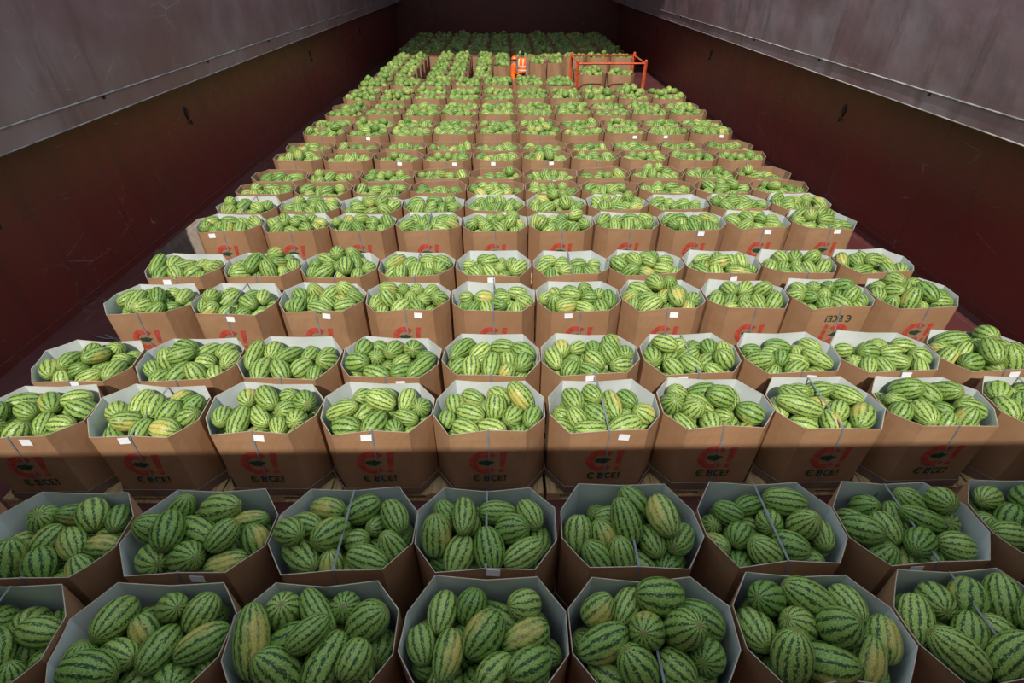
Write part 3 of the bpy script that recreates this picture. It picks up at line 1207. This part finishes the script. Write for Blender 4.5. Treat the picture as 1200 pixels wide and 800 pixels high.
def person(loc, rz, label, H, style):
    root = empty('person', loc, rz)
    tag(root, label, 'person')
    k = H / 1.75
    v, e, r = [], [], []
    def add(p, rad, prev=None):
        v.append(tuple(c * k for c in p))
        r.append(tuple(c * k for c in rad) if isinstance(rad, tuple) else rad * k)
        if prev is not None:
            e.append((prev, len(v) - 1))
        return len(v) - 1
    lean = style.get('lean', 0.0)
    bk = style.get('bulk', 1.0)
    pel = add((0, 0, .95), (.155, .115 * bk))
    wa = add((0, .01 + lean * .2, 1.10), (.14, .105 * bk), pel)
    ch = add((0, .0 + lean * .6, 1.30), (.165, .115 * bk), wa)
    sh = add((0, -.01 + lean * .9, 1.43), (.13, .085), ch)
    nk = add((0, .0 + lean, 1.51), .055, sh)
    hd = add((0, .01 + lean * 1.1, 1.60), (.072, .085), nk)
    ht = add((0, .0 + lean * 1.15, 1.69), (.066, .078), hd)
    for s, arm in ((-1, style['arm_l']), (1, style['arm_r'])):
        st = add((s * .17, -.01 + lean * .9, 1.40), .062, sh)
        el = add(arm[0], .045, st)
        wr_ = add(arm[1], .030, el)
        d = Vector(arm[1]) - Vector(arm[0])
        d.normalize()
        wv = Vector(arm[1])
        pm = wv + d * .06
        pa = add(tuple(pm), (.038, .020), wr_)
        side_ = Vector((0, 1, 0)) if abs(d.y) < .7 else Vector((0, 0, 1))
        side_ = (side_ - d * side_.dot(d)).normalized()
        for q, ln in ((-.027, .070), (-.009, .082), (.009, .078), (.027, .062)):
            f1 = add(tuple(pm + side_ * q + d * .045), .0095, pa)
            curl = Vector((-s * .012, 0, 0))
            add(tuple(pm + side_ * q + d * (.045 + ln * .9) + curl), .008, f1)
        t1 = add(tuple(pm + side_ * .045 + d * .005), .010, pa)
        add(tuple(pm + side_ * .055 + d * .05), .009, t1)
    for s in (-1, 1):
        hp = add((s * .095, 0, .86), .092, pel)
        kn = add((s * .105, style.get('knee', .02), .49), .060, hp)
        an_ = add((s * .11, -.01, .09), .042, kn)
        he = add((s * .115, .03, .045), (.045, .04), an_)
        add((s * .125, .17, .035), (.042, .032), he)
    body = skin('body', v, e, r, [M['skin'], style['top'], style['legs']], root)
    me = body.data
    for p in me.polygons:
        z = p.center.z / k
        x = abs(p.center.x) / k
        idx = 0
        if z < .96 and x < .235:
            idx = 2
        elif z < 1.47 and (x < .235 or z > style.get('sleeve', 1.15)) and z > .9:
            idx = 1
        p.material_index = idx
    hx, hy, hz = 0, (.01 + lean * 1.1) * k, 1.615 * k
    # face: nose, eyes, ears, mouth
    V, F = tube_data([(0, hy + .070 * k, hz + .03 * k), (0, hy + .100 * k, hz - .01 * k), (0, hy + .085 * k, hz - .025 * k)], [.008, .014, .008], 6)
    obj('nose', pydata('nose', V, F, True), body, [M['skin']])
    for s in (-1, 1):
        V, F = tube_data([(s * .028 * k, hy + .076 * k, hz + .022 * k), (s * .028 * k, hy + .090 * k, hz + .022 * k)], [.010, .007], 8)
        obj('eye', pydata('eye', V, F, True), body, [M['hair']])
        V, F = tube_data([(s * .072 * k, hy, hz + .03 * k), (s * .086 * k, hy - .008, hz + .01 * k), (s * .074 * k, hy, hz - .03 * k)], [.008, .016, .006], 6)
        obj('ear', pydata('ear', V, F, True), body, [M['skin']])
    V, F = tube_data([(-.025 * k, hy + .078 * k, hz - .05 * k), (0, hy + .086 * k, hz - .052 * k), (.025 * k, hy + .078 * k, hz - .05 * k)], .005, 6)
    obj('mouth', pydata('mouth', V, F, True), body, [M['red']])
    # hair or helmet: a dome over the skull
    def dome(name, rx, ry, rz_, zc, cut, mat, brim=0.0):
        V, F = [], []
        nr, ns = 7, 16
        for i in range(nr + 1):
            th = cut * i / nr
            ex = brim if i == nr else 0
            for j in range(ns):
                a = 2 * PI * j / ns
                fb = 1.6 if math.sin(a) > .3 and ex else 1.0
                V.append(((rx * math.sin(th) + ex) * math.cos(a), hy - .008 + (ry * math.sin(th) + ex * fb) * math.sin(a), zc + rz_ * math.cos(th) + (.012 if (name == 'hair' and math.sin(a) > .4 and i == nr) else 0)))
        for i in range(nr):
            for j in range(ns):
                j2 = (j + 1) % ns
                F.append((i * ns + j, (i + 1) * ns + j, (i + 1) * ns + j2, i * ns + j2))
        ob = obj(name, pydata(name, V, F, True), root, [mat])
        so = ob.modifiers.new('thick', 'SOLIDIFY')
        so.thickness = .008
        return ob
    if style['head'] == 'helmet':
        dome('helmet', .118 * k, .135 * k, .125 * k, 1.645 * k, PI * .5, M['helmet'], .02)
    else:
        dome('hair', .094 * k, .106 * k, .11 * k, 1.645 * k, PI * .56, M['hair'])
    if style['vest']:
        V, F = [], []
        ns = 20
        prof = [(.90, .205, .150), (1.02, .200, .147), (1.15, .195, .145), (1.30, .212, .150), (1.40, .205, .135), (1.475, .15, .095), (1.50, .085, .075)]
        for (z, a, b_) in prof:
            for j in range(ns):
                t = 2 * PI * j / ns
                V.append((a * math.cos(t) * k, (b_ * math.sin(t) + lean * max(0, (z - .95) / .6)) * k, z * k))
        for i in range(len(prof) - 1):
            for j in range(ns):
                j2 = (j + 1) % ns
                F.append((i * ns + j, i * ns + j2, (i + 1) * ns + j2, (i + 1) * ns + j))
        ve = obj('safety_vest', pydata('safety_vest', V, F, True), root, [M['vest']])
        so = ve.modifiers.new('thick', 'SOLIDIFY')
        so.thickness = .01
        for (z, a, b_) in ((1.03, .207, .154), (1.17, .204, .153)):
            V, F = [], []
            for dz in (-.028, .028):
                for j in range(ns):
                    t = 2 * PI * j / ns
                    V.append((a * math.cos(t) * k, (b_ * math.sin(t) + lean * max(0, (z - .95) / .6)) * k, (z + dz) * k))
            for j in range(ns):
                j2 = (j + 1) % ns
                F.append((j, j2, ns + j2, ns + j))
            obj('reflective_band', pydata('reflective_band', V, F, True), ve, [M['band']])
        for s in (-1, 1):
            for yy in (-1, 1):
                V, F = [], []
                for z, y_ in ((1.19, .158), (1.30, .158), (1.40, .140), (1.47, .105)):
                    q = yy * y_ * .93 + lean * max(0, (z - .95) / .6)
                    V += [((s * .10 - .022) * k, q * k + yy * .008, z * k), ((s * .10 + .022) * k, q * k + yy * .008, z * k)]
                for i in range(3):
                    F.append((2 * i, 2 * i + 1, 2 * i + 3, 2 * i + 2))
                obj('reflective_band', pydata('reflective_band', V, F), ve, [M['band']])
    return root

person((0.86, 25.45, 0), math.radians(155), 'person in orange safety vest and dark trousers, bareheaded, standing among bins', 1.76,
       dict(top=M['shirt'], legs=M['trouser'], head='hair', vest=True, sleeve=1.18,
            arm_l=((-.25, .02, 1.13), (-.25, .14, .92)), arm_r=((.25, .0, 1.13), (.24, .10, .90))))
person((0.44, 24.75, 0), math.radians(-80), 'person in orange helmet and orange overalls, arms held forward', 1.66,
       dict(top=M['vest'], legs=M['vest'], head='helmet', vest=False, sleeve=0.8, lean=0.05, knee=.05, bulk=1.3,
            arm_l=((-.24, .06, 1.13), (-.18, .27, 1.08)), arm_r=((.24, .05, 1.12), (.19, .26, 1.02))))
